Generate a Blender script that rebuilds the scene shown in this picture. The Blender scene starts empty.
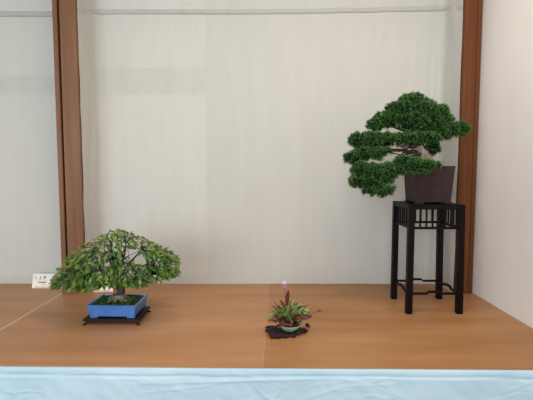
import bpy, bmesh, math, random
from mathutils import Vector, Matrix, noise
C = bpy.context.scene.collection
S = bpy.context.scene

# ------------------------------------------------------------------ camera
CAMZ, FPX, PITCH = 1.35, 405.0, math.radians(4.1)
cd = bpy.data.cameras.new('camera'); cam = bpy.data.objects.new('camera', cd); C.objects.link(cam)
cd.sensor_width = 36.0; cd.lens = FPX / 533 * 36.0; cd.clip_start = 0.02
cam.location = (0, 0, CAMZ); cam.rotation_euler = (math.pi / 2 - PITCH, 0, 0)
S.camera = cam

# ------------------------------------------------------------------ light
w = bpy.data.worlds.new('world'); S.world = w; w.use_nodes = True
bg = w.node_tree.nodes['Background']
bg.inputs[0].default_value = (0.80, 0.92, 1.0, 1); bg.inputs[1].default_value = 0.50


def area(name, loc, target, sx, sy, power, col):
    l = bpy.data.lights.new(name, 'AREA'); l.shape = 'RECTANGLE'; l.size = sx; l.size_y = sy
    l.energy = power; l.color = col
    o = bpy.data.objects.new(name, l); C.objects.link(o); o.location = loc
    o.rotation_euler = (Vector(target) - Vector(loc)).to_track_quat('-Z', 'Y').to_euler()
    return o


area('window_daylight', (-1.45, -2.1, 1.75), (-0.3, 2.0, 1.1), 2.6, 1.8, 106, (0.91, 0.97, 1.0))
area('overhead_fill', (0.35, 0.9, 2.55), (0.35, 1.1, 0), 1.4, 0.7, 20, (1.0, 0.89, 0.75))  # added warm fill that lights the tops, no fixture seen here
S.view_settings.view_transform = 'Standard'; S.view_settings.look = 'None'
S.view_settings.gamma = 1.0; S.view_settings.exposure = -0.12


# ------------------------------------------------------------------ helpers
def at(x, y, Y):
    """point of the world plane at distance Y seen at photo pixel x, y"""
    a = (x - 266.5) / FPX; b = -(y - 200) / FPX
    c = math.cos(PITCH) + b * math.sin(PITCH); d = b * math.cos(PITCH) - math.sin(PITCH)
    t = Y / c
    return Vector((a * t, Y, CAMZ + d * t))


class MB:
    def __init__(s): s.v = []; s.f = []; s.mi = []; s.sm = []

    def add(s, vs, fs, mi=0, sm=False):
        n = len(s.v); s.v += [tuple(p) for p in vs]
        for f in fs: s.f.append(tuple(i + n for i in f)); s.mi.append(mi); s.sm.append(sm)

    def box(s, a, b, mi=0, taper=None, bev=0.0):
        (x0, y0, z0), (x1, y1, z1) = a, b
        if bev <= 0:
            v = [(x0, y0, z0), (x1, y0, z0), (x1, y1, z0), (x0, y1, z0), (x0, y0, z1), (x1, y0, z1), (x1, y1, z1), (x0, y1, z1)]
            s.add(v, [(0, 3, 2, 1), (4, 5, 6, 7), (0, 1, 5, 4), (1, 2, 6, 5), (2, 3, 7, 6), (3, 0, 4, 7)], mi)
            return
        bm = bmesh.new(); bmesh.ops.create_cube(bm, size=1)
        for q in bm.verts: q.co = Vector(((x0 + x1) / 2 + q.co.x * (x1 - x0), (y0 + y1) / 2 + q.co.y * (y1 - y0), (z0 + z1) / 2 + q.co.z * (z1 - z0)))
        bmesh.ops.bevel(bm, geom=bm.edges[:], offset=bev, segments=2, affect='EDGES')
        bm.verts.index_update()
        s.add([q.co[:] for q in bm.verts], [[q.index for q in f.verts] for f in bm.faces], mi); bm.free()

    def rings(s, rings, mi=0, sm=True, cap=(True, True), closed=True):
        """skin a list of vertex rings"""
        n = len(rings[0]); vs = [p for r in rings for p in r]; fs = []
        for k in range(len(rings) - 1):
            for i in range(n if closed else n - 1):
                j = (i + 1) % n
                fs.append((k * n + i, k * n + j, (k + 1) * n + j, (k + 1) * n + i))
        if cap[0]: fs.append(tuple(reversed(range(n))))
        if cap[1]: fs.append(tuple(range((len(rings) - 1) * n, len(rings) * n)))
        s.add(vs, fs, mi, sm)

    def tube(s, pts, rad, seg=8, mi=0, wob=0.0, rnd=None):
        pts = [Vector(p) for p in pts]; R = []
        up = Vector((0.13, 0.97, 0.2)).normalized()
        for i, p in enumerate(pts):
            t = (pts[min(i + 1, len(pts) - 1)] - pts[max(i - 1, 0)]).normalized()
            u = t.cross(up)
            if u.length < 1e-3: u = t.cross(Vector((1, 0, 0)))
            u.normalize(); v = t.cross(u)
            ring = []
            for k in range(seg):
                a = 2 * math.pi * k / seg
                r = rad[i] * (1 + (wob * (rnd.random() - .5) if rnd else 0))
                ring.append(p + (u * math.cos(a) + v * math.sin(a)) * r)
            R.append(ring)
        s.rings(R, mi)

    def build(s, name, mats, parent=None):
        me = bpy.data.meshes.new(name); me.from_pydata(s.v, [], s.f)
        mats = mats if isinstance(mats, (list, tuple)) else [mats]
        for m in mats: me.materials.append(m)
        me.polygons.foreach_set('material_index', s.mi); me.polygons.foreach_set('use_smooth', s.sm)
        me.update()
        o = bpy.data.objects.new(name, me); C.objects.link(o)
        if parent: 
            o.parent = parent; o.matrix_parent_inverse = Matrix.Translation(-parent.location)
            o.matrix_parent_inverse = Matrix.Identity(4); me.transform(Matrix.Translation(-world_loc(parent)))
        return o


def world_loc(o):
    p = Vector((0, 0, 0))
    while o: p += o.location; o = o.parent
    return p


def thing(name, label, cat, loc, group=None):
    o = bpy.data.objects.new(name, None); C.objects.link(o); o.location = loc
    o.empty_display_size = .05
    return tag(o, label, cat, group)


def tag(o, label, cat, group=None):
    o['label'] = label; o['category'] = cat
    if group: o['group'] = group
    return o


def struct(o): o['kind'] = 'structure'; return o


def spline(pts, n):
    """catmull-rom through points"""
    P = [Vector(p) for p in pts]; P = [P[0] * 2 - P[1]] + P + [P[-1] * 2 - P[-2]]; out = []
    m = len(P) - 3
    for i in range(n + 1):
        u = i / n * m; k = min(int(u), m - 1); t = u - k
        a, b, c, d = P[k:k + 4]
        out.append(.5 * ((2 * b) + (c - a) * t + (2 * a - 5 * b + 4 * c - d) * t * t + (3 * b - a - 3 * c + d) * t ** 3))
    return out


# ------------------------------------------------------------------ materials
def mat(name, col, rough=.6, spec=.4, stops=None, scale=(1, 1, 1), nscale=5, detail=4, bump=0, bscale=None, bdist=.001, rand=0, trans=0, coat=0, metal=0):
    """procedural material: noise-mixed colour stops, optional bump"""
    m = bpy.data.materials.new(name); m.use_nodes = True; N = m.node_tree.nodes; L = m.node_tree.links
    b = N['Principled BSDF']; b.inputs['Roughness'].default_value = rough
    b.inputs['Specular IOR Level'].default_value = spec; b.inputs['Base Color'].default_value = (*col, 1)
    b.inputs['Coat Weight'].default_value = coat
    tc = N.new('ShaderNodeTexCoord'); mp = N.new('ShaderNodeMapping'); mp.inputs['Scale'].default_value = scale
    L.new(tc.outputs['Object'], mp.inputs[0])
    nz = N.new('ShaderNodeTexNoise'); nz.inputs['Scale'].default_value = nscale; nz.inputs['Detail'].default_value = detail
    L.new(mp.outputs[0], nz.inputs['Vector'])
    if stops:
        r = N.new('ShaderNodeValToRGB'); e = r.color_ramp.elements
        while len(e) < len(stops): e.new(.5)
        for q, (p, c) in zip(e, stops): q.position = p; q.color = (*c, 1)
        if rand:
            g = N.new('ShaderNodeNewGeometry'); mx = N.new('ShaderNodeMix'); mx.inputs[0].default_value = rand
            L.new(nz.outputs[0], mx.inputs[2]); L.new(g.outputs['Random Per Island'], mx.inputs[3]); L.new(mx.outputs[0], r.inputs[0])
        else: L.new(nz.outputs[0], r.inputs[0])
        L.new(r.outputs[0], b.inputs['Base Color'])
    if bump:
        n2 = N.new('ShaderNodeTexNoise'); n2.inputs['Scale'].default_value = bscale or nscale; n2.inputs['Detail'].default_value = 5
        L.new(mp.outputs[0], n2.inputs['Vector'])
        bp = N.new('ShaderNodeBump'); bp.inputs['Strength'].default_value = bump; bp.inputs['Distance'].default_value = bdist
        L.new(n2.outputs[0], bp.inputs['Height']); L.new(bp.outputs[0], b.inputs['Normal'])
    if trans:
        out = N['Material Output']; t = N.new('ShaderNodeBsdfTranslucent'); mx = N.new('ShaderNodeMixShader'); mx.inputs[0].default_value = trans
        if stops: L.new(r.outputs[0], t.inputs[0])
        else: t.inputs[0].default_value = (*col, 1)
        L.new(b.outputs[0], mx.inputs[1]); L.new(t.outputs[0], mx.inputs[2]); L.new(mx.outputs[0], out.inputs[0])
    return m


def wood(name, a, b_, c, axis, rough=.5, scale=1):
    sc = {'x': (.8, 4.2, 4.2), 'z': (22, 22, 1.0)}[axis]
    return mat(name, b_, rough, .2, [(.28, a), (.5, b_), (.72, c)], tuple(q * scale for q in sc), 2.2, 6, .15, 6, .0006)


def sheer(name, c1, c2, alpha):
    """thin woven cloth that lets a little of what is behind it show"""
    m = mat(name, c1, .9, .1, [(.3, c1), (.7, c2)], (6, 6, .8), 3, 3, .25, 40, .0006)
    N = m.node_tree.nodes; L = m.node_tree.links
    t = N.new('ShaderNodeBsdfTransparent'); mx = N.new('ShaderNodeMixShader'); mx.inputs[0].default_value = alpha
    L.new(t.outputs[0], mx.inputs[1]); L.new(N['Principled BSDF'].outputs[0], mx.inputs[2]); L.new(mx.outputs[0], N['Material Output'].inputs[0])
    return m


M = {}
M['cloth'] = sheer('backdrop_cloth', (.67, .66, .622), (.70, .69, .652), .74)
M['hem'] = sheer('backdrop_hem', (.44, .44, .415), (.47, .47, .445), 1.0)
M['plaster'] = mat('white_plaster', (.72, .68, .66), .85, .2, [(.3, (.79, .74, .715)), (.7, (.83, .785, .76))], (1, 1, 1), 3, 4, .15, 60, .0006)
M['back_wall'] = mat('grey_back_wall', (.50, .49, .45), .9, .1, [(.3, (.40, .395, .37)), (.7, (.45, .44, .41))], nscale=2)
M['back_paper'] = mat('white_back_board', (.8, .78, .75), .9, .1, [(.3, (.84, .82, .79)), (.7, (.88, .86, .83))], nscale=2)
M['post_l'] = wood('left_post_wood', (.165, .076, .038), (.20, .094, .049), (.245, .12, .064), 'z', .42)
M['post_r'] = wood('right_post_wood', (.105, .034, .012), (.132, .043, .015), (.165, .056, .020), 'z', .5)
M['groove'] = mat('dark_groove', (.012, .008, .006), .8, .1, [(.3, (.01, .007, .005)), (.7, (.016, .01, .008))])
M['ply'] = wood('plywood', (.37, .180, .082), (.43, .215, .102), (.49, .255, .128), 'x', .42)
M['ply_r'] = wood('plywood_darker', (.32, .150, .060), (.37, .180, .073), (.43, .22, .095), 'x', .42)
M['ply_l'] = wood('plywood_pink', (.37, .195, .098), (.42, .22, .11), (.46, .25, .13), 'x', .42)
M['skirt'] = mat('pale_blue_cloth', (.66, .78, .82), .8, .15, [(.3, (.42, .57, .67)), (.7, (.49, .63, .72))], (2, 2, 2), 3, 3, .3, 14, .004)
M['floor'] = wood('floor_boards', (.22, .16, .11), (.27, .2, .14), (.32, .24, .17), 'x')
M['ceiling'] = mat('ceiling_white', (.7, .69, .66), .9, .1, [(.3, (.68, .67, .64)), (.7, (.72, .71, .68))])
M['frame'] = mat('platform_wood', (.4, .28, .17), .7, .2, [(.3, (.36, .25, .15)), (.7, (.44, .31, .19))])
M['black_wood'] = mat('black_lacquered_wood', (.012, .007, .008), .45, .12, [(.3, (.0035, .002, .0022)), (.7, (.008, .0035, .0035))], (12, 12, 2), 4, 4, .1, 20, .0004)
M['dark_wood'] = mat('dark_red_brown_wood', (.03, .012, .01), .45, .2, [(.3, (.013, .005, .0045)), (.7, (.03, .011, .009))], (2, 12, 12), 4, 4, .1, 20, .0004)
M['brown_pot'] = mat('unglazed_purple_brown_clay', (.055, .034, .034), .6, .15, [(.3, (.030, .017, .017)), (.7, (.042, .024, .0235))], nscale=30, bump=.15, bscale=150, bdist=.0004)
M['blue_pot'] = mat('blue_glaze', (.05, .17, .50), .28, .5, [(.25, (.045, .15, .46)), (.75, (.075, .22, .58))], nscale=14, coat=.25)
M['green_pot'] = mat('celadon_glaze', (.25, .42, .30), .25, .5, [(.25, (.12, .27, .16)), (.75, (.24, .42, .27))], nscale=25, coat=.3)
M['moss'] = mat('moss', (.03, .07, .02), .95, .1, [(.3, (.010, .030, .010)), (.52, (.03, .08, .02)), (.7, (.10, .18, .045))], nscale=60, bump=.8, bscale=160, bdist=.004)
M['soil'] = mat('dark_soil', (.03, .02, .014), .95, .1, [(.3, (.015, .01, .007)), (.7, (.06, .04, .028))], nscale=120, bump=.8, bscale=200, bdist=.003)
M['slab'] = mat('dark_bark_slab', (.03, .012, .012), .75, .3, [(.3, (.008, .004, .004)), (.55, (.028, .009, .009)), (.8, (.08, .028, .024))], nscale=60, bump=.9, bscale=120, bdist=.004)
M['bark_pale'] = mat('pale_grey_bark', (.3, .26, .21), .85, .2, [(.25, (.10, .08, .06)), (.5, (.30, .25, .20)), (.75, (.48, .43, .36))], (10, 10, 4), 8, 5, .6, 20, .002)
M['bark_dark'] = mat('dark_bark', (.05, .03, .02), .85, .2, [(.3, (.022, .013, .009)), (.7, (.085, .052, .036))], (10, 10, 4), 8, 5, .6, 20, .002)
M['bark_grey'] = mat('grey_brown_bark', (.14, .11, .09), .85, .2, [(.3, (.028, .020, .016)), (.7, (.10, .075, .06))], (6, 6, 3), 8, 5, .5, 20, .002)
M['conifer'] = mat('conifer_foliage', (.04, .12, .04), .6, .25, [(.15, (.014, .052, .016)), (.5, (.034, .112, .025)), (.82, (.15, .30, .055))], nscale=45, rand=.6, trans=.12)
M['conifer_in'] = mat('conifer_dark_core', (.012, .03, .014), .9, .1, [(.3, (.004, .010, .005)), (.7, (.010, .024, .010))], nscale=60)
M['leaf'] = mat('green_leaf', (.12, .22, .04), .42, .35, [(.14, (.026, .092, .030)), (.42, (.070, .165, .026)), (.70, (.150, .270, .036)), (.94, (.26, .32, .07))], nscale=7, rand=.6, trans=.3)
M['leaf_tip'] = mat('young_bronze_leaf', (.26, .22, .07), .45, .35, [(.15, (.14, .24, .05)), (.5, (.23, .28, .07)), (.9, (.27, .15, .07))], nscale=20, rand=.7, trans=.3)
M['leaf_g'] = mat('fresh_green_leaf', (.16, .33, .08), .45, .3, [(.2, (.10, .24, .05)), (.8, (.26, .44, .14))], nscale=20, rand=.7, trans=.25)
M['leaf_r'] = mat('dark_red_leaf', (.16, .03, .03), .4, .4, [(.2, (.04, .014, .013)), (.55, (.12, .028, .026)), (.85, (.30, .05, .045))], nscale=20, rand=.7, trans=.2)
M['pink'] = mat('pink_petals', (.75, .25, .50), .6, .2, [(.2, (.62, .16, .42)), (.8, (.85, .45, .66))], nscale=30, rand=.8, trans=.2)
M['pink_w'] = mat('pale_pink_petals', (.85, .75, .82), .6, .2, [(.2, (.8, .6, .75)), (.8, (.9, .85, .88))], nscale=30, rand=.8, trans=.2)
M['card'] = mat('cream_card', (.85, .82, .74), .7, .2, [(.3, (.83, .80, .72)), (.7, (.88, .85, .78))], nscale=3)
M['ink'] = mat('black_ink', (.03, .03, .035), .8, .1, [(.3, (.025, .025, .03)), (.7, (.04, .04, .045))])
M['ink_l'] = mat('grey_ink', (.3, .3, .3), .8, .1, [(.3, (.28, .28, .28)), (.7, (.34, .34, .34))])

# ------------------------------------------------------------------ setting
b = MB(); b.box((-3.6, -3.0, -.05), (1.06, 2.35, 0)); struct(b.build('floor', M['floor']))
b = MB(); b.box((-3.6, -3.0, 2.62), (1.06, 2.35, 2.70)); struct(b.build('ceiling', M['ceiling']))
b = MB(); b.box((-3.6, 2.25, 0), (1.06, 2.35, 2.62)); struct(b.build('wall_back', M['back_wall']))
b = MB(); b.box((1.017, -1.6, 0), (1.06, 2.25, 2.62)); struct(b.build('wall_right', M['plaster']))
# white boards on the back wall that show faintly through the thin cloth
b = MB(); b.box((-.955, 2.235, 1.905), (-.33, 2.2495, 2.60)); struct(b.build('trim_1', M['back_paper']))
b = MB(); b.box((-.955, 2.235, .76), (-.33, 2.2495, 1.765)); struct(b.build('trim_2', M['back_paper']))
b = MB(); b.box((-1.9, 2.235, 1.865), (-1.02, 2.2495, 2.60)); struct(b.build('trim_3', M['back_paper']))
b = MB(); b.box((-1.9, 2.235, .76), (-1.02, 2.2495, 1.765)); struct(b.build('trim_4', M['back_paper']))
# low stage that carries the plywood sheets
b = MB(); b.box((-2.3, 1.235, 0), (1.012, 2.235, .742)); struct(b.build('trim_5', M['frame']))
# posts
b = MB()
b.box((-.971, 1.952, .7505), (-.890, 2.10, 2.62), bev=.003)
struct(b.build('trim_6', M['post_l']))
b = MB(); b.box((-.9808, 1.97, .7505), (-.9712, 2.09, 2.62)); struct(b.build('trim_7', M['groove']))
b = MB(); b.box((-1.003, 1.952, .7505), (-.981, 2.10, 2.62), bev=.002); struct(b.build('trim_8', M['post_l']))
b = MB()
b.box((.924, 1.948, .7505), (.986, 2.10, 2.62), bev=.003)
b.box((.9875, 1.953, .7505), (1.0115, 2.10, 2.62), bev=.003)
b.box((.979, 1.96, .7506), (.994, 2.09, 2.619))
struct(b.build('trim_9', M['post_r']))


# ------------------------------------------------------------------ backdrop cloths
def backdrop(x0, x1, Y, label, zb, zt, seed, wrap=False):
    nx = int((x1 - x0) / .0035); nz = 90; b = MB(); vs = []; fs = []

    def off(x, z):
        e = max(math.exp(-(x - x0 - .03) / .035), math.exp(-(x1 - .09 - x) / .05) if x < x1 else 1)
        e = min(e, 1.4)
        n1 = noise.noise(Vector((x * 26 + seed, z * 1.3, seed))); n2 = noise.noise(Vector((x * 75, z * 2.4, seed + 7)))
        n3 = noise.noise(Vector((x * 5, z * 1.5, seed + 3)))
        n4 = noise.noise(Vector((x * 22 - z * 7, z * 3.0, seed + 11)))
        return (.0008 + .004 * e) * n1 + (.0003 + .0014 * e) * n2 + .004 * n3 + .0009 * n4
    def shape(x, z, d):
        # the cloth turns forward along the inner side of a post and is fixed near its front face
        y = Y + off(x, z) + d; px = x
        for e, s_ in ((x0, 1), (x1, -1)):
            if not wrap: break
            t = (x - e) * s_
            if t < .05:
                k = (.05 - t) / .05; q = max(0, min(1, (k - .12) / .88))
                y = y * (1 - q) + q * 1.958 + (1 - q) * q * .5 * (off(x, z) - .0)
                if k < .25: px = e + s_ * (.05 - k * .05 - (.05 * .75 - .0205) * (k / .25) ** 1.5) 
                else: px = e + s_ * (.0205 * (1 - (k - .25) / .75) + .0015 + abs(off(x * 1.7, z * 2)) * .9)
                y += q * (1 - q) * 6 * .006 * noise.noise(Vector((x * 90, z * 3, 4)))
        return (px, y, z)
    for j in range(nz + 1):
        z = .7508 + (2.55 - .7508) * j / nz
        for i in range(nx + 1):
            x = x0 + (x1 - x0) * i / nx
            vs.append(shape(x, z, 0))
    for j in range(nz):
        for i in range(nx):
            a = j * (nx + 1) + i; fs.append((a, a + 1, a + nx + 2, a + nx + 1))
    b.add(vs, fs, 0, True); o = b.build('backdrop_cloth', M['cloth']); tag(o, label, 'backdrop cloth')
    # stitched band of doubled cloth near the top
    h = MB(); vs = []; fs = []
    for i in range(nx + 1):
        x = x0 + (x1 - x0) * i / nx; q = .003 * noise.noise(Vector((x * 9, 0, seed))) + (.018 * max(0, x) if wrap else -.001)
        for z, d in ((zb + q, -.0008), (zb + .002 + q, -.006), (zt - .002 + q, -.006), (zt + q, -.0008)):
            g_ = shape(x, z, d); vs.append((g_[0], g_[1], z - max(0, Y - .006 - g_[1]) * .38 * wrap))
    for i in range(nx):
        for k in range(3): a = i * 4 + k; fs.append((a, a + 4, a + 5, a + 1))
    h.add(vs, fs, 0, True); p = h.build('hem_band', M['hem'], o); p['label'] = 'darker horizontal band of doubled cloth'
    return o


backdrop(-.8895, .9235, 2.118, 'wide off-white backdrop cloth hanging between the two wooden posts', 2.1425, 2.1675, 3.1, True)
backdrop(-2.2, -1.0035, 2.122, 'off-white backdrop cloth hanging left of the split wooden post', 2.133, 2.161, 17.7)


# ------------------------------------------------------------------ plywood sheets and table skirt
def ply(xf0, xf1, xb0, xb1, yl, yr, m, label, back=2.233):
    b = MB(); z0, z1 = .7445, .75
    v = [(xf0, yl, z0), (xf1, yr, z0), (xb1, back, z0), (xb0, back, z0)]
    v += [(p[0], p[1], z1) for p in v]
    b.add(v, [(0, 3, 2, 1), (4, 5, 6, 7), (0, 1, 5, 4), (1, 2, 6, 5), (2, 3, 7, 6), (3, 0, 4, 7)])
    return tag(b.build('plywood_sheet', m), label, 'plywood sheet', 'plywood sheets covering the display stage')


ply(-2.2, -1.0095, -2.2, -1.0095, 1.243, 1.224, M['ply_l'], 'pinkish brown plywood sheet left of the pale diagonal seam, in front of the split post')
ply(-1.0035, -.0118, -1.0035, .0162, 1.222, 1.206, M['ply'], 'brown plywood sheet under the leafy bonsai in the blue pot')
sheet = ply(-.0110, 1.0155, .0170, 1.0155, 1.207, 1.193, M['ply_r'], 'brown plywood sheet at right under the tall black stand')
# pale strip in the left seam
b = MB(); b.box((-1.0094, 1.226, .7445), (-1.0036, 1.97, .7504)); tag(b.build('seam_strip', mat('pale_seam', (.62, .40, .24), .6, .3, [(.3, (.70, .50, .33)), (.7, (.78, .57, .40))])), 'thin pale strip filling the seam between the two left plywood sheets', 'strip')

b = MB(); b.add([(-.0117, 1.209, .7445), (-.0111, 1.209, .7445), (.0134, 2.1, .7445), (.0129, 2.1, .7445), (-.0117, 1.209, .7499), (-.0111, 1.209, .7499), (.0134, 2.1, .7499), (.0129, 2.1, .7499)],
                [(0, 3, 2, 1), (4, 5, 6, 7), (0, 1, 5, 4), (1, 2, 6, 5), (2, 3, 7, 6), (3, 0, 4, 7)])
b.build('edge_strip', bpy.data.materials['pale_seam'], sheet)['label'] = 'hair-thin pale strip along the left edge'
b = MB(); nx = 620; R = []
zs = [.7435, .7432, .741, .738] + [.735 - .003 * k for k in range(48)] + [.58, .5, .4, .3, .2, .1, .004]
_r = random.Random(44)
CREASE = [(_r.uniform(-1.1, 1.0), _r.uniform(.60, .735), _r.choice((-1, 1)) * _r.uniform(0, .35) + .02, _r.uniform(.05, .22), _r.uniform(.0005, .0017)) for _ in range(38)]
CREASE += [(.25, .715, .02, .75, .003), (.0, .66, -.9, .05, .002), (.02, .65, 1.2, .05, .002), (-.55, .722, .03, .35, .002)]
vs = []; fs = []
for i in range(nx + 1):
    x = -2.2 + 3.215 * i / nx
    fy = 1.222 - (x + 1.0) * .0152
    for k, z in enumerate(zs):
        if k == 0: y = fy + .012
        elif k == 1: y = fy - .003
        else:
            d = .7432 - z
            y = fy - .0045 - .004 * min(1, d / .02)
            y += .0045 * math.exp(-((d - .022 - .004 * noise.noise(Vector((x * 4, 0, 2)))) / .006) ** 2) 
            y += min(1, d / .03) * (.004 * noise.noise(Vector((x * 9, z * 6, 1))) + .0022 * noise.noise(Vector((x * 26 + z * 20, z * 22, 5)))) - min(1, d / .3) * .012 * (1 + noise.noise(Vector((x * 7, z * .6, 9))))
            w_ = min(1, d / .02)
            for (cx_, cz_, sl, ln, am) in CREASE:
                u = (x - cx_) / ln
                if abs(u) < 1: y -= am * w_ * (1 - u * u) * math.exp(-((z - cz_ - sl * (x - cx_) - .004 * math.sin(u * 5 + cx_ * 9)) / .0038) ** 2)
        vs.append((x, y, z))
n = len(zs)
for i in range(nx):
    for k in range(n - 1): a = i * n + k; fs.append((a, a + 1, a + n + 1, a + n))
b.add(vs, fs, 0, True)
tag(b.build('table_skirt', M['skirt']), 'pale blue-white cloth hanging down the front edge of the display stage', 'tablecloth')

# ------------------------------------------------------------------ tall black stand
SX0, SX1, SY0, SY1, SZ0, SZ1 = .588, .820, 1.660, 1.885, .75, 1.211
L_ = .0255
st = thing('plant_stand', 'tall black wooden stand with slatted apron holding the potted evergreen', 'plant stand', ((SX0 + SX1) / 2, (SY0 + SY1) / 2, SZ0))
b = MB(); b.box((SX0, SY0, SZ1 - .020), (SX1, SY1, SZ1), bev=.002); b.build('top', M['black_wood'], st)
for x in (SX0, SX1 - L_):
    for y in (SY0, SY1 - L_):
        b = MB(); b.box((x, y, SZ0), (x + L_, y + L_, SZ1 - .0195), bev=.002); b.v = [(p[0] + (.005 if x > .7 else -.001) * (SZ1 - p[2]) / .46, p[1], p[2]) for p in b.v]; b.build('leg', M['black_wood'], st)
zr = 1.112
for k in range(2):
    y = SY0 + .008 if k == 0 else SY1 - .020
    b = MB(); b.box((SX0 + L_ - .002, y, zr - .004), (SX1 - L_ + .002, y + .012, zr + .006), bev=.001); b.build('apron_rail', M['black_wood'], st)
    x = SX0 + .008 if k == 0 else SX1 - .020
    b = MB(); b.box((x, SY0 + L_ - .002, zr - .004), (x + .012, SY1 - L_ + .002, zr + .006), bev=.001); b.build('apron_rail', M['black_wood'], st)
for k in range(2):
    for i in range(1, 7):
        x = SX0 + L_ + (SX1 - SX0 - 2 * L_) * i / 7
        y = SY0 + .014 if k == 0 else SY1 - .014
        b = MB(); b.box((x - .003, y - .003, zr + .005), (x + .003, y + .003, SZ1 - .019)); b.build('spindle', M['black_wood'], st)
        y = SY0 + L_ + (SY1 - SY0 - 2 * L_) * i / 7
        x = SX0 + .014 if k == 0 else SX1 - .014
        b = MB(); b.box((x - .003, y - .003, zr + .005), (x + .003, y + .003, SZ1 - .019)); b.build('spindle', M['black_wood'], st)


def hump(p, q, zc, th=.0085, rise=.0075, wd=.010):
    """humpback stretcher from p to q (horizontal points), raised in its middle third"""
    p = Vector((*p, 0)); q = Vector((*q, 0)); d = (q - p); s = Vector((-d.y, d.x, 0)).normalized() * wd / 2
    prof = [(0, 0), (.33, 0), (.38, rise), (.62, rise), (.67, 0), (1, 0)]
    b = MB(); R = []
    for t, h in prof:
        c = p + d * t
        R.append([c - s + Vector((0, 0, zc + h)), c + s + Vector((0, 0, zc + h)), c + s + Vector((0, 0, zc + h + th)), c - s + Vector((0, 0, zc + h + th))])
    b.rings(R, 0, False); b.build('stretcher', M['black_wood'], st)


zc = .831; o_ = L_ / 2
hump((SX0 + L_ - .002, SY0 + o_), (SX1 - L_ + .002, SY0 + o_), zc)
hump((SX0 + L_ - .002, SY1 - o_), (SX1 - L_ + .002, SY1 - o_), zc)
hump((SX0 + o_, SY0 + L_ - .002), (SX0 + o_, SY1 - L_ + .002), zc)
hump((SX1 - o_, SY0 + L_ - .002), (SX1 - o_, SY1 - L_ + .002), zc)


# ------------------------------------------------------------------ pot maker
def pot_shell(x, y, hw, hd, profile, z0, rot=0.0, inner=.010, corner=.006, floor_in=.03):
    """rectangular pot: profile = [(z, grow)] outer; hollow with a rim"""
    def ring(a, d, z, c):
        out = []
        for sx, sy, a0 in ((1, 1, 0), (-1, 1, 90), (-1, -1, 180), (1, -1, 270)):
            for k in range(4):
                t = math.radians(a0 + k * 30)
                px = sx * (a - c) + c * math.cos(t); py = sy * (d - c) + c * math.sin(t)
                out.append(Vector((x + px * math.cos(rot) - py * math.sin(rot), y + px * math.sin(rot) + py * math.cos(rot), z)))
        return out
    R = [ring(hw + g, hd + g, z0 + z, corner) for z, g in profile]
    zt, g = profile[-1]
    R.append(ring(hw + g - inner, hd + g - inner, z0 + zt, corner * .7))
    R.append(ring(hw + g - inner - .002, hd + g - inner - .002, z0 + floor_in, corner * .7))
    b = MB(); b.rings(R, 0, False, (True, True)); return b, ring


# ------------------------------------------------------------------ evergreen bonsai
EX, EY = .703, 1.765
ev = thing('evergreen_bonsai', 'cloud-pruned evergreen bonsai in a square purple-brown pot on the tall black stand', 'bonsai', (EX, EY, SZ1))
for sx in (-1, 1):
    for sy in (-1, 1):
        b = MB(); b.box((EX + sx * .058 - .016, EY + sy * .058 - .016, SZ1), (EX + sx * .058 + .016, EY + sy * .058 + .016, SZ1 + .012), bev=.003)
        b.build('pot_foot', M['brown_pot'], ev)
b, ring = pot_shell(EX, EY, .073, .070, [(0, 0), (.134, .0085), (.136, .0095), (.150, .0105), (.151, .0095)], SZ1 + .009, floor_in=.128, inner=.012)
pt = b.build('pot', M['brown_pot'], ev)
b = MB(); vs = []; fs = []; n = 22
for j in range(n + 1):
    for i in range(n + 1):
        u = i / n * 2 - 1; v = j / n * 2 - 1
        vs.append((EX + u * .0715, EY + v * .0685, SZ1 + .139 + .022 * (1 - u * u) * (1 - v * v) + .002 * noise.noise(Vector((u * 9, v * 9, 0)))))
for j in range(n):
    for i in range(n): a = j * (n + 1) + i; fs.append((a, a + 1, a + n + 2, a + n + 1))
b.add(vs, fs, 0, True); b.build('moss', M['moss'], ev)

rnd = random.Random(5)
tb = MB()
base = at(427, 166, 1.765)
tr = [Vector((base.x, base.y, SZ1 + .145)), at(424.3, 160, 1.765), at(419, 151, 1.765), at(416, 143, 1.77), at(414.5, 133, 1.775), at(414, 124, 1.77), at(413, 112, 1.765)]
sp = spline(tr, 26)
tb.tube(sp, [.034 * (1 - i / 26) ** .8 + .004 + (.012 * max(0, 1 - i / 5)) for i in range(27)], 12, 0, .18, rnd)
for a in range(6):
    t = a / 6 * 6.28 + .4
    p0 = Vector((base.x + .018 * math.cos(t), base.y + .018 * math.sin(t), SZ1 + .172)); p1 = Vector((base.x + .044 * math.cos(t), base.y + .040 * math.sin(t), SZ1 + .150))
    tb.tube([p0, (p0 + p1) / 2 + Vector((0, 0, -.003)), p1], [.011, .008, .004], 7, 0, .2, rnd)
tb.build('trunk', M['bark_pale'], ev)

# dark live-wood strand twisting up the right side of the pale trunk
b = MB(); s2 = spline([at(431.5, 161, 1.755), at(427, 152, 1.75), at(422, 143, 1.752), at(420, 132, 1.76), at(418, 120, 1.76)], 16)
b.tube(s2, [.0085 - .0003 * i for i in range(17)], 8, 0, .25, rnd); q = b.build('bark_strand', M['bark_dark'], ev)


def branch(pts, r0, r1, n=14, par=None, m='bark_dark', seg=7):
    b = MB(); s = spline(pts, n); b.tube(s, [r0 + (r1 - r0) * i / n for i in range(n + 1)], seg, 0, .2, rnd)
    return b.build('branch', M[m], par or ev)


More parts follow.
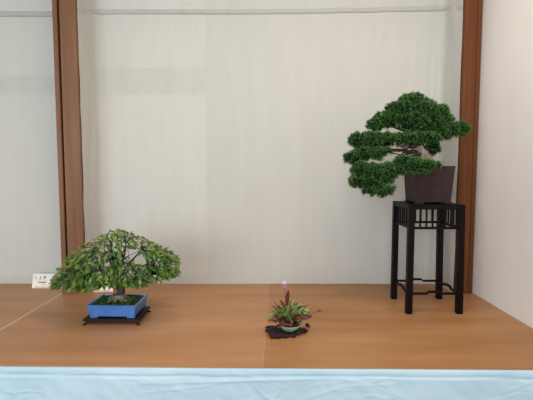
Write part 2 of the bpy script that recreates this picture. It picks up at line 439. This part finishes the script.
branch([at(423, 149, 1.765), at(412, 152, 1.745), at(400, 150, 1.73), at(386, 151, 1.72), at(368, 155, 1.71)], .010, .004)
branch([at(424, 154, 1.765), at(411, 157, 1.72), at(398, 163, 1.69), at(384, 172, 1.675), at(370, 178, 1.67)], .009, .004)
branch([at(420, 144, 1.765), at(408, 142, 1.74), at(392, 141, 1.73), at(372, 141, 1.72)], .009, .003)
branch([at(417, 134, 1.77), at(405, 131, 1.76), at(390, 126, 1.76), at(376, 126, 1.75)], .008, .003)
branch([at(417, 132, 1.775), at(428, 129, 1.78), at(442, 131, 1.785), at(458, 131, 1.79)], .008, .003)
branch([at(423, 146, 1.775), at(430, 149, 1.80), at(434, 149, 1.83)], .006, .003)
branch([at(422, 151, 1.76), at(418, 158, 1.71), at(414, 164, 1.665)], .006, .003)
branch([at(392, 165, 1.685), at(386, 182, 1.66), at(382, 190, 1.655)], .005, .003)
branch([at(409, 152, 1.74), at(404, 148, 1.75), at(397, 145, 1.76)], .004, .002)
branch([at(414, 153, 1.74), at(403, 155, 1.72), at(393, 153, 1.72)], .0035, .002)
branch([at(414, 125, 1.77), at(406, 117, 1.75), at(400, 108, 1.75)], .005, .002)
branch([at(414, 122, 1.77), at(424, 114, 1.77), at(434, 110, 1.78)], .005, .002)


for (x0_, y0_, Y0_, x1_, y1_, Y1_) in [(419, 147, 1.75, 398, 152, 1.72), (421, 149, 1.76, 402, 147, 1.78), (420, 145, 1.74, 396, 147, 1.73), (418, 152, 1.74, 404, 155, 1.73), (417, 141, 1.76, 404, 146, 1.74), (412, 149, 1.74, 407, 141, 1.73), (406, 152, 1.73, 400, 157, 1.70), (411, 146, 1.75, 402, 142, 1.76)]:
    branch([at(x0_, y0_, Y0_), at((x0_ + x1_) / 2, (y0_ + y1_) / 2 - 1.5, (Y0_ + Y1_) / 2), at(x1_, y1_, Y1_)], .0055, .002, 8)


def ico():
    bm = bmesh.new(); bmesh.ops.create_icosphere(bm, subdivisions=1, radius=1)
    bm.verts.index_update()
    v = [q.co.copy() for q in bm.verts]; f = [[q.index for q in g.verts] for g in bm.faces]; bm.free(); return v, f


ICOV, ICOF = ico()
PXM = 1.76 / FPX


def pad(lobes, seed, dens=1.0):
    """one foliage pad: lobes = (px, py, rx_px, ry_px, Y, ry_depth m)"""
    R = random.Random(seed); b = MB(); E_ = []
    for (px, py, rx, rz, Y, rd) in lobes:
        c = at(px, py, Y); E_.append((c, Vector(((rx - .5) * PXM, rd - .003, (rz - .7) * PXM))))

    def inside(p, k):
        for c, r in E_:
            d = p - c
            if (d.x / r.x) ** 2 + (d.y / r.y) ** 2 + (d.z / r.z) ** 2 < k: return True
        return False
    balls = []
    for c, r in E_:
        A = 4 * math.pi * (((r.x * r.y) ** 1.6 + (r.x * r.z) ** 1.6 + (r.y * r.z) ** 1.6) / 3) ** (1 / 1.6)
        for k in range(int(A / (.0125 ** 2) * dens)):
            u = Vector((R.gauss(0, 1), R.gauss(0, 1), R.gauss(0, 1))).normalized()
            if u.z < -.55 and R.random() < .5: continue
            p = c + Vector((u.x * r.x, u.y * r.y, u.z * r.z)) * R.uniform(.78, .97)
            p.z += .002
            if inside(p, .60): continue
            n = Vector((u.x / r.x, u.y / r.y, u.z / r.z)).normalized()
            if any((p - q[0]).length < .0105 for q in balls): continue
            balls.append((p, n, R.uniform(.0075, .0150)))
        # solid dark core: shade among the dense twigs put into the colour
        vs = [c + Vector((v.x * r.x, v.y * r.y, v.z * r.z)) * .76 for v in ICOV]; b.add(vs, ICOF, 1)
    for p, n, r in balls:
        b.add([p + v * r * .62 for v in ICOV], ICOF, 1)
        for k in range(40):
            u = Vector((R.gauss(0, 1), R.gauss(0, 1), R.gauss(0, 1))).normalized()
            d = (u + n * .55 + Vector((0, 0, .35))).normalized()
            if d.dot(n) < -.3: continue
            s = d.cross(Vector((R.random(), R.random(), R.random()))).normalized() * R.uniform(.0009, .0015)
            a0 = p + u * r * .45; tip = a0 + d * r * R.uniform(.65, 1.05); mid = a0.lerp(tip, .55)
            t = d.cross(s).normalized() * .0007
            b.add([a0, mid + s, tip, mid - s, mid + t], [(0, 1, 4), (1, 2, 4), (2, 3, 4), (3, 0, 4)])
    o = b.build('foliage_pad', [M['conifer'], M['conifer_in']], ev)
    return o


# top crown, broad triangle stepping down to the left
pad([(413, 103, 15, 9, 1.77, .055), (420, 110, 18, 9, 1.765, .07), (401, 111, 17, 9, 1.75, .065), (387, 120, 15, 8, 1.75, .055), (375, 125, 9.5, 6.5, 1.745, .045), (410, 121, 18, 9, 1.74, .06), (397, 118, 12, 7.6, 1.74, .05), (429, 118, 12, 7, 1.77, .05)], 11)
pad([(439, 113, 9.5, 7.5, 1.79, .045), (443, 121, 9, 6, 1.79, .045), (436, 125, 11, 7, 1.78, .05)], 12)
pad([(433, 131, 12, 6.5, 1.79, .045), (448, 131, 13, 8.5, 1.785, .05), (460, 129.5, 9.5, 7.5, 1.785, .045), (440, 133, 10, 7, 1.78, .05)], 13)
pad([(358, 141, 8.5, 8, 1.71, .045), (371, 140, 13, 7.4, 1.715, .055), (388, 140.5, 14, 6.3, 1.72, .06), (404, 139, 14, 5.6, 1.715, .06), (421, 137.5, 13, 5.3, 1.715, .055), (433, 138, 7, 4.5, 1.72, .04)], 14)
pad([(353, 158, 9, 6, 1.70, .042), (364, 154, 11, 6.5, 1.705, .05), (376, 154, 10, 5.5, 1.71, .045), (386, 152, 6, 3.5, 1.715, .03)], 15)
pad([(360, 171, 9.5, 8, 1.675, .05), (358, 181, 8.5, 7.5, 1.665, .045), (372, 174, 13, 10.5, 1.67, .06), (386, 173, 11, 9.5, 1.67, .055), (396, 170, 8, 7, 1.67, .045), (370, 182, 12, 6.5, 1.66, .05), (384, 180, 9, 5, 1.665, .045)], 16)
pad([(372, 192, 8.5, 4.4, 1.65, .04), (382, 192, 9, 5.4, 1.645, .045), (389, 190.5, 6, 4, 1.65, .035)], 17)
pad([(402, 162, 8, 5.5, 1.66, .04), (412, 165, 10, 6.5, 1.645, .05), (424, 166.5, 11, 5.5, 1.64, .05), (434, 166, 6, 4, 1.645, .035), (417, 169, 9, 4, 1.64, .04)], 18)
pad([(432, 147, 7, 6, 1.83, .04), (434, 152, 5.5, 4, 1.83, .035)], 19)

# ------------------------------------------------------------------ leafy bonsai, its blue pot, its low stand
TX, TY = -.611, 1.617
LX = TX + .005
ls = thing('display_stand', 'low dark red-brown wooden stand with small curled feet beneath the blue pot', 'bonsai stand', (TX, TY, .75))
b = MB(); b.box((LX - .111, TY - .079, .765), (LX + .111, TY + .079, .774), bev=.0025); b.build('top', M['dark_wood'], ls)
b = MB()
for y in (TY - .072, TY + .066): b.box((LX - .102, y, .757), (LX + .102, y + .006, .766))
for x in (LX - .104, LX + .098): b.box((x, TY - .070, .757), (x + .006, TY + .070, .766))
b.build('apron', M['dark_wood'], ls)
for sx in (-1, 1):
    for sy in (-1, 1):
        cx, cy = LX + sx * .097, TY + sy * .066; R = []
        for z, o, r in ((.766, 0, .0085), (.760, .001, .0065), (.755, .005, .006), (.7515, .009, .0075), (.75, .009, .0065)):
            R.append([Vector((cx + sx * o + r * math.cos(k * math.pi / 4), cy + sy * o + r * math.sin(k * math.pi / 4), z)) for k in range(8)])
        b = MB(); b.rings(R[::-1], 0, True); b.build('foot', M['dark_wood'], ls)

mp = thing('leafy_bonsai', 'broad-leaved green bonsai in a shallow blue rectangular pot', 'bonsai', (TX, TY, .774))
rot = math.radians(-1.6)
PX, PY = TX + .006, TY + .007
b, ring = pot_shell(PX, PY, .0895, .070, [(0, 0), (.003, .0005), (.033, .0045), (.035, .0075), (.043, .009), (.045, .0075)], .780, rot, inner=.008, floor_in=.036, corner=.005)
b.build('pot', M['blue_pot'], mp)
for sx in (-1, 1):
    for sy in (-1, 1):
        b = MB()
        for (ax, ay) in ((.030, .008), (.008, .022)):
            cx = sx * (.0885 - ax / 2); cy = sy * (.069 - ay / 2)
            X = PX + cx * math.cos(rot) - cy * math.sin(rot); Y = PY + cx * math.sin(rot) + cy * math.cos(rot)
            b.box((X - ax / 2, Y - ay / 2, .774), (X + ax / 2, Y + ay / 2, .7815), bev=.001)
        b.build('pot_foot', M['blue_pot'], mp)
b = MB(); vs = []; fs = []; n = 30
for j in range(n + 1):
    for i in range(n + 1):
        u = i / n * 2 - 1; v = j / n * 2 - 1
        vs.append((PX + u * .0885, PY + v * .069 - u * .0025, .817 + .014 * (1 - u * u) ** .6 * (1 - v * v) ** .6 + .0035 * noise.noise(Vector((u * 14, v * 9, 0)))))
for j in range(n):
    for i in range(n): a = j * (n + 1) + i; fs.append((a, a + 1, a + n + 2, a + n + 1))
b.add(vs, fs, 0, True)
for k in range(900):
    u, v = rnd.uniform(-1, 1), rnd.uniform(-1, 1)
    p = Vector((PX + u * .086, PY + v * .066, .8185 + .014 * (1 - u * u) ** .6 * (1 - v * v) ** .6))
    d = Vector((rnd.gauss(0, .5), rnd.gauss(0, .5), 1)).normalized() * rnd.uniform(.003, .007)
    s = Vector((rnd.gauss(0, 1), rnd.gauss(0, 1), 0)).normalized() * .0014
    b.add([p - s, p + s, p + d], [(0, 1, 2)])
b.build('moss', M['moss'], mp)
# trunk with spreading surface roots
tb = MB(); bx, by = TX + .008, TY
tr = [Vector((bx, by, .826)), Vector((bx + .004, by, .845)), Vector((bx + .014, by + .002, .872)), Vector((bx + .004, by, .905)), Vector((bx - .008, by - .004, .945)), Vector((bx - .004, by, .99))]
sp = spline(tr, 20)
tb.tube(sp, [.026, .0235, .021, .0195, .018, .0165, .0155, .0145, .0135, .0125, .0115, .0105, .0095, .009, .008, .0075, .0065, .006, .005, .0045, .004], 12, 0, .15, rnd)
tb.build('trunk', M['bark_grey'], mp)
rb = MB()
for k in range(11):
    t = k / 11 * 6.283 + rnd.uniform(-.2, .2); le = rnd.uniform(.036, .052)
    d = Vector((math.cos(t) * 1.15, math.sin(t) * .8, 0)); p0 = Vector((bx, by, .843)) + d * .014
    pts = [p0, Vector((bx, by, .836)) + d * .024, Vector((bx, by, .830)) + d * .036 + Vector((rnd.uniform(-.004, .004), 0, 0)), Vector((bx, by, .822)) + d * le]
    rb.tube(spline(pts, 7), [.011, .0105, .009, .0075, .0065, .005, .004, .003], 7, 0, .25, rnd)
M['bark_root'] = mat('grey_root_bark', (.2, .17, .14), .85, .2, [(.3, (.05, .04, .034)), (.5, (.17, .145, .12)), (.75, (.36, .32, .28))], nscale=70, bump=.6, bscale=90, bdist=.002)
o = rb.build('surface_root', M['bark_root'], mp); o['label'] = 'pale exposed roots spreading over the moss'

# crown outline (photo columns): top and bottom of the crown measured at the trunk's distance
TOP = [(50, 284), (58, 271), (66, 259), (80, 247), (92, 240), (103, 234), (112, 230), (120, 230), (132, 233), (146, 239), (158, 246), (170, 250), (177, 257), (182, 268)]
BOT = [(50, 290), (62, 288), (75, 292), (88, 291), (100, 288), (115, 285), (130, 286), (145, 286), (155, 281), (168, 279), (178, 275), (182, 270)]


def interp(T, x):
    for (a, b_), (c, d) in zip(T, T[1:]):
        if a <= x <= c: return b_ + (d - b_) * (x - a) / (c - a)
    return T[0][1] if x < T[0][0] else T[-1][1]


def leaf(b, p, d, nrm, L, W, mi=0, fold=.25, curl=.2):
    """ovate pointed leaf with a folded midrib; p base, d direction, nrm facing"""
    d = d.normalized(); s = d.cross(nrm)
    if s.length < 1e-4: s = d.cross(Vector((1, 0, 0)))
    s.normalize(); n = s.cross(d)
    st_ = [(0, 0), (.18, .62), (.42, 1.0), (.68, .74), (.88, .28), (1, 0)]
    mid = [p + d * L * t - n * (curl * L * t * t) for t, _ in st_]
    lf = [m + s * W / 2 * w_ + n * (fold * W / 2 * w_) for m, (_, w_) in zip(mid, st_)]
    rt = [m - s * W / 2 * w_ + n * (fold * W / 2 * w_) for m, (_, w_) in zip(mid, st_)]
    vs = mid + lf[1:-1] + rt[1:-1]; fs = []
    k = len(st_)
    Lx = [0] + [k + i for i in range(k - 2)] + [k - 1]; Rx = [0] + [2 * k - 2 + i for i in range(k - 2)] + [k - 1]
    for i in range(k - 1):
        for X, flip in ((Lx, 0), (Rx, 1)):
            f = [i, i + 1, X[i + 1], X[i]]; f = list(dict.fromkeys(f))
            if flip: f.reverse()
            fs.append(f)
    b.add(vs, fs, mi, True)


R = random.Random(21); fol = MB(); tw = MB()
main = []
for k, (px, py, Y) in enumerate([(70, 276, 1.60), (82, 262, 1.66), (98, 250, 1.58), (110, 242, 1.64), (126, 242, 1.58), (142, 250, 1.65), (158, 258, 1.60), (168, 268, 1.64), (90, 278, 1.52), (150, 274, 1.54), (118, 262, 1.52), (132, 268, 1.70), (100, 268, 1.72)]):
    e = at(px, py, Y); t = .25 + .6 * (290 - py) / 60; t = min(.95, max(.2, t))
    s0 = sp[int(t * 20)]; mid = s0.lerp(e, .5) + Vector((0, 0, .012)) + Vector((R.uniform(-.012, .012), R.uniform(-.012, .012), 0))
    b = MB(); q = spline([s0, mid, e], 10); b.tube(q, [.0062 - .00042 * i for i in range(11)], 6, 0, .2, R)
    b.build('branch', M['bark_grey'], mp); main.append(q)
cnt = 0; placed = []
HOLES = [(129, 252, 9, 4), (142, 261, 7, 4), (113, 257, 4, 3), (155, 263, 5, 3), (103, 249, 4, 3), (136, 257, 7, 3), (128, 261, 6, 3), (98, 270, 4, 3), (108, 263, 3, 3)]
while cnt < 1250:
    px = R.uniform(51, 179); a = interp(TOP, px); c = interp(BOT, px)
    f = R.random() ** 1.15; py = a + (c - a) * f
    hw = .05 + .13 * math.sqrt(max(0, 1 - ((px - 117) / 68) ** 2)) * (.65 + .35 * f)
    side = R.choice((-1, 1, 1)) if f > .12 else 0
    # crown is a hollow dome: leaves sit near its outer shell
    y = -side * hw * R.uniform(.55, 1.0) + (R.uniform(-.05, .05) if side == 0 else 0)
    if any(((px - hx) / rx) ** 2 + ((py - hy) / ry) ** 2 < 1 for hx, hy, rx, ry in HOLES) : continue
    p = at(px, py, TY - .005 + y)
    if p.z < .872 and abs(p.x - TX) < .05: p.z += .02
    if any((p - q).length < .0062 for q in placed): continue
    placed.append(p)
    out = (p - Vector((TX, TY, .88))); o2 = out.normalized()
    young = (f < .22 and R.random() < .6) or (px < 66 or px > 172) and R.random() < .5
    d = Vector((o2.x * .9 + R.gauss(0, .38), o2.y * .5 + R.gauss(0, .35) - .15, -.38 + R.gauss(0, .28) + (.55 if f < .12 else 0)))
    nrm = Vector((R.gauss(0, .35) + o2.x * .25, -.5 + R.gauss(0, .3), .85))
    L = R.uniform(.016, .023) if young else R.uniform(.020, .031)
    leaf(fol, p - d.normalized() * L * .4, d, nrm, L, L * (R.uniform(.38, .48) if young else R.uniform(.38, .50)), 1 if young else 0, R.uniform(.1, .5), R.uniform(0, .35))
    if cnt % 2 == 0:
        bq = min((q for br in main for q in br[3:]), key=lambda q: (q - p).length)
        if (bq - p).length < .14: tw.tube([bq, bq.lerp(p, .5) + Vector((0, 0, .006)), p - d.normalized() * L * .4], [.0016, .0012, .0007], 4)
    cnt += 1
# drooping leaves at the lower rim
for (px, py, Y, L) in [(137, 281, 1.52, .036), (146, 279, 1.52, .036), (150, 270, 1.50, .035), (88, 284, 1.50, .034), (78, 284, 1.50, .036), (97, 279, 1.49, .034), (112, 279, 1.49, .032), (124, 274, 1.48, .034), (60, 282, 1.55, .032), (104, 283, 1.5, .03), (83, 277, 1.49, .036), (70, 281, 1.52, .034)]:
    p = at(px, py, Y); leaf(fol, p, Vector((R.gauss(0, .25), -.15, -1)), Vector((R.gauss(0, .3), -1, .35)), L, L * .6, 0, .2, .15)
fol.build('foliage', [M['leaf'], M['leaf_tip']], mp)
tw.build('twigs', M['bark_grey'], mp)

# ------------------------------------------------------------------ small accent planting
AX, AY = .0855, 1.453
sb = MB(); N1 = 60; R = random.Random(8)


def slabr(t):
    # irregular outline of the gnarled slab
    return 1 + .16 * math.sin(3 * t + 1.1) + .12 * math.sin(5 * t + .3) + .07 * math.sin(11 * t) + .05 * math.sin(17 * t + 2)


rings_ = []
SCX, SCY = .067, 1.462
for s_, z in ((1.0, .7503), (1.04, .755), (1.0, .760), (.9, .7635), (.7, .764), (.45, .7625), (.2, .762)):
    rings_.append([Vector((SCX + .065 * s_ * slabr(t) * math.cos(t), SCY + .047 * s_ * slabr(t) * math.sin(t), z + (.003 * noise.noise(Vector((math.cos(t) * 5, math.sin(t) * 5, s_ * 6))) if z > .752 else 0))) for t in [k / N1 * 2 * math.pi for k in range(N1)]])
sb.rings(rings_, 0, True)
for k in range(90):
    t = R.uniform(0, 6.28); s_ = R.uniform(.75, 1.03); x = SCX + .066 * s_ * slabr(t) * math.cos(t); y = SCY + .050 * s_ * slabr(t) * math.sin(t)
    if math.hypot(x - AX, y - AY) < .045: continue
    r = R.uniform(.003, .008); vs = [Vector((x, y, .760)) + Vector((v.x * r * 1.3, v.y * r, v.z * r * .7)) * R.uniform(.8, 1.2) for v in ICOV]; sb.add(vs, ICOF)
tag(sb.build('wood_slab', M['slab']), 'dark gnarled wood slab lying under the small green dish', 'slab')

ac = thing('accent_plant', 'small dish planting with red and green leaves and one pink flower spike', 'potted plant', (AX, AY, .7655))
b = MB(); prof = [(.020, .7665), (.021, .7655), (.024, .7695), (.033, .776), (.039, .784), (.0405, .789), (.0395, .7905), (.0375, .789), (.035, .784), (.0, .783)]
b.rings([[Vector((AX + max(r, 1e-4) * math.cos(k * math.pi / 16), AY + max(r, 1e-4) * math.sin(k * math.pi / 16), z)) for k in range(32)] for r, z in prof], 0, True)
b.build('dish', M['green_pot'], ac)
b = MB(); vs = []; n = 24; rr = [0, .012, .024, .0365]
for r in rr:
    for k in range(n): vs.append((AX + r * math.cos(k / n * 6.2832), AY + r * math.sin(k / n * 6.2832), .7875 + .010 * (1 - (r / .037) ** 2) + R.uniform(-.0015, .0015)))
fs = [(i * n + k, i * n + (k + 1) % n, (i + 1) * n + (k + 1) % n, (i + 1) * n + k) for i in range(3) for k in range(n)]
b.add(vs, fs, 0, True); b.build('soil', M['soil'], ac)


def lance(b, p, tip, W, mi, nrm=Vector((0, -1, .3)), bow=.12):
    """long lance-shaped blade arching from p to tip"""
    p = Vector(p); tip = Vector(tip); Ld = (tip - p).length; d = (tip - p).normalized(); s = d.cross(nrm).normalized(); n_ = s.cross(d)
    N = 7; mid = []; wv = []
    for i in range(N + 1):
        t = i / N; mid.append(p + d * Ld * t + Vector((0, 0, 1)) * (bow * Ld * math.sin(t * math.pi))); wv.append(W / 2 * (math.sin(math.pi * min(1, t * .86 + .10)) ** .9) * (1 if t < 1 else .05) + .0004)
    vs = []
    for m, w_ in zip(mid, wv): vs += [m - s * w_ + n_ * w_ * .3, m, m + s * w_ + n_ * w_ * .3]
    fs = []
    for i in range(N): a = i * 3; fs += [(a, a + 1, a + 4, a + 3), (a + 1, a + 2, a + 5, a + 4)]
    b.add(vs, fs, mi, True)


g = MB(); stems = MB()
# (tip pixel x, y, depth offset, width m, material) longest, best-visible leaves first
LV = [(288.5, 290, -.01, .013, 1), (279.5, 299.5, -.02, .010, 1), (310, 304, .0, .010, 1), (303, 311, -.03, .009, 0), (311, 309, .01, .009, 0), (266, 314, 0, .009, 0),
      (272, 310, -.03, .010, 0), (275, 305, .02, .008, 0), (283, 306, -.04, .010, 0), (289, 304, -.03, .011, 0), (294, 302, .02, .008, 1), (297, 305, -.02, .010, 0),
      (301, 306, .03, .008, 0), (292, 300, .03, .008, 0), (305, 316, -.02, .010, 0), (270, 318, -.03, .009, 1), (276, 314, -.05, .009, 0), (308, 318, .0, .008, 1),
      (312, 315, .02, .007, 0), (286, 311, -.05, .009, 0), (300, 314, -.05, .009, 1), (295, 310, -.05, .010, 0), (281, 312, .03, .008, 0), (274, 302, .01, .006, 1)]
for i, (px, py, dy, W, mi) in enumerate(LV):
    tip = at(px, py, AY + dy); a = R.uniform(0, 6.28); bp = Vector((AX + .018 * math.cos(a) + (tip.x - AX) * .18, AY + .014 * math.sin(a) + dy * .25, .792))
    m_ = bp.lerp(tip, .38) + Vector((0, 0, .006))
    stems.tube([bp, bp.lerp(m_, .5) + Vector((0, 0, .003)), m_], [.0011, .001, .0009], 5)
    lance(g, m_, tip, W * R.uniform(.8, 1.15), mi, Vector((R.gauss(0, .3), -1, .5)), R.uniform(.04, .14))
for i in range(190):
    a = R.uniform(0, 6.28); rr_ = R.uniform(.006, .052); x = AX + rr_ * math.cos(a) * 1.15; y = AY + rr_ * .8 * math.sin(a); z = R.uniform(.803, .862) - rr_ * .35
    bp = Vector((AX + (x - AX) * .5, AY + (y - AY) * .5, .793)); p = Vector((x, y, z)); t = p + Vector((math.cos(a) * .018 + R.gauss(0, .006), math.sin(a) * .012 + R.gauss(0, .005), R.uniform(-.008, .018)))
    stems.tube([bp, p], [.0009, .0007], 4); lance(g, p, t, R.uniform(.005, .009), 1 if R.random() < .5 else 0, Vector((R.gauss(0, .4), -1, .6)), .1)
# drooping dark red leaves over the dish rim
for i in range(14):
    a = R.uniform(3.3, 6.1); p = Vector((AX + .028 * math.cos(a), AY + .026 * math.sin(a), .803)); t = Vector((AX + .044 * math.cos(a), AY + .043 * math.sin(a), .792 + R.uniform(-.002, .010)))
    lance(g, p, t, .007, 1, Vector((0, -1, .8)), .25)
# runner reaching out to the right
run = spline([(AX + .02, AY, .795), at(308, 317, AY + .01), at(314, 313, AY + .01), at(319, 311.5, AY + .01)], 8)
stems.tube(run, [.0008] * 9, 5); lance(g, at(316, 312, AY + .01), at(322, 311, AY + .01), .006, 1)
g.build('leaves', [M['leaf_g'], M['leaf_r']], ac)
stems.build('stems', M['leaf_r'], ac)
fb = MB(); ft = at(284.3, 281, AY); f0 = at(284.6, 288, AY)
st2 = MB(); st2.tube(spline([(AX - .01, AY, .792), at(286, 305, AY), at(285, 295, AY), ft], 12), [.0008] * 13, 5); st2.build('flower_stem', M['leaf_r'], ac)
for i in range(70):
    t = R.random(); c = f0.lerp(ft, t); a = R.uniform(0, 6.28); r = .0046 * math.sin(math.pi * (.15 + t * .75)) + .001
    c = c + Vector((math.cos(a) * r, math.sin(a) * r, 0)); q = R.uniform(.0016, .0024)
    fb.add([c + v * q for v in ICOV], ICOF, 1 if t > .62 else 0)
fb.build('flower', [M['pink'], M['pink_w']], ac)

# fallen twig scraps beside the slab
b = MB()
for i in range(9):
    p = Vector((.158 + R.gauss(0, .007), 1.530 + R.gauss(0, .007), .7525)); q = p + Vector((R.gauss(0, .009), R.gauss(0, .006), .002))
    b.tube([p, p.lerp(q, .5) + Vector((0, 0, .003)), q], [.0022, .003, .0018], 5, 0, .3, R)
tag(b.build('bark_scrap', M['slab']), 'small dark bark scrap on the plywood right of the green dish', 'bark scrap')


# ------------------------------------------------------------------ name cards
def card(x0, x1, y, h, yaw, label, printed):
    cx = (x0 + x1) / 2; hw = (x1 - x0) / 2
    root = thing('name_card', label, 'name card', (cx, y, .75), 'folded name cards on the plywood')
    root.rotation_euler.z = 0
    lean = .020; th = .0008
    X = Vector((math.cos(yaw), math.sin(yaw), 0)); Yv = Vector((-math.sin(yaw), math.cos(yaw), 0)); O = Vector((cx, y, .7502))

    def P(u, v, w_): return O + X * u + Yv * w_ + Vector((0, 0, v))
    b = MB()
    # front leaf, ridge, back leaf: one folded sheet with thickness
    pr = [(-.012, 0), (.008, h), (.0088, h + .0004), (.0096, h), (.032, 0), (.0312, 0), (.0092, h - .0016), (.0084, h - .0016), (-.0112, 0)]
    b.rings([[P(-hw, v, w_) for w_, v in pr], [P(hw, v, w_) for w_, v in pr]], 0, False)
    c = b.build('card', M['card'], root)
    b = MB(); b.box(tuple(P(-hw * .72, 0, -.020)), tuple(P(hw * .60, .007, -.0135))); q = b.build('holder', mat('beige_block', (.72, .58, .42), .6, .2, [(.3, (.70, .56, .40)), (.7, (.75, .61, .45))]), root); q['label'] = 'beige wooden strip along the foot of the card'
    if printed:
        k = MB(); k2 = MB()

        def stroke(mb, u0, v0, u1, v1, w_=.0016):
            f = lambda v: -.0125 + .020 * v / h - .0006
            d = Vector((u1 - u0, v1 - v0)); L = d.length; d /= L; s = Vector((-d.y, d.x)) * w_ / 2
            cs = [(u0 - s.x, v0 - s.y), (u1 - s.x, v1 - s.y), (u1 + s.x, v1 + s.y), (u0 + s.x, v0 + s.y)]
            mb.rings([[P(a, v, f(v) + .0005) for a, v in cs], [P(a, v, f(v)) for a, v in cs]], 0, False)
        r = .0115
        # characters of the upper line
        a = -hw * .88; v = h * .66
        for s_ in ((a, v + .004, a + .010, v + .004), (a, v + .012, a + .008, v + .013), (a + .001, v, a + .002, v + .010), (a + .009, v + .001, a + .010, v + .009)): stroke(k2, *s_)
        a = -hw * .58
        for s_ in ((a, v, a + .013, v), (a + .006, v, a + .006, v + .013), (a + .006, v + .007, a + .011, v + .007)): stroke(k, *s_)
        a = -hw * .30
        for s_ in ((a, v + .011, a + .014, v + .011), (a + .003, v + .014, a + .003, v + .008), (a + .010, v + .014, a + .010, v + .008), (a, v + .006, a + .014, v + .006), (a + .002, v + .003, a + .012, v + .003), (a + .004, v, a + .012, v + .004)): stroke(k, *s_)
        stroke(k2, -hw * .85, h * .58, -hw * .10, h * .56, .0009)
        # bold word
        a = -hw * .58; v = h * .36
        for i in range(9):
            stroke(k, a + i * .0044, v, a + i * .0044 + .0006, v + (.0065 if i in (0, 5) else .0048), .0022)
        stroke(k, a, v + .0025, a + .036, v + .0025, .0018)
        stroke(k2, -hw * .36, h * .22, -hw * .16, h * .22, .002)
        k.build('printed_text', M['ink'], c)
        k2.build('faint_text', M['ink_l'], c)
    return root


card(-1.208, -1.052, 2.058, .068, 0, 'cream name card with black print, at the foot of the left backdrop cloth', True)
card(-.862, -.765, 1.992, .058, math.radians(0), 'cream name card half hidden behind the leafy bonsai in the blue pot', False)
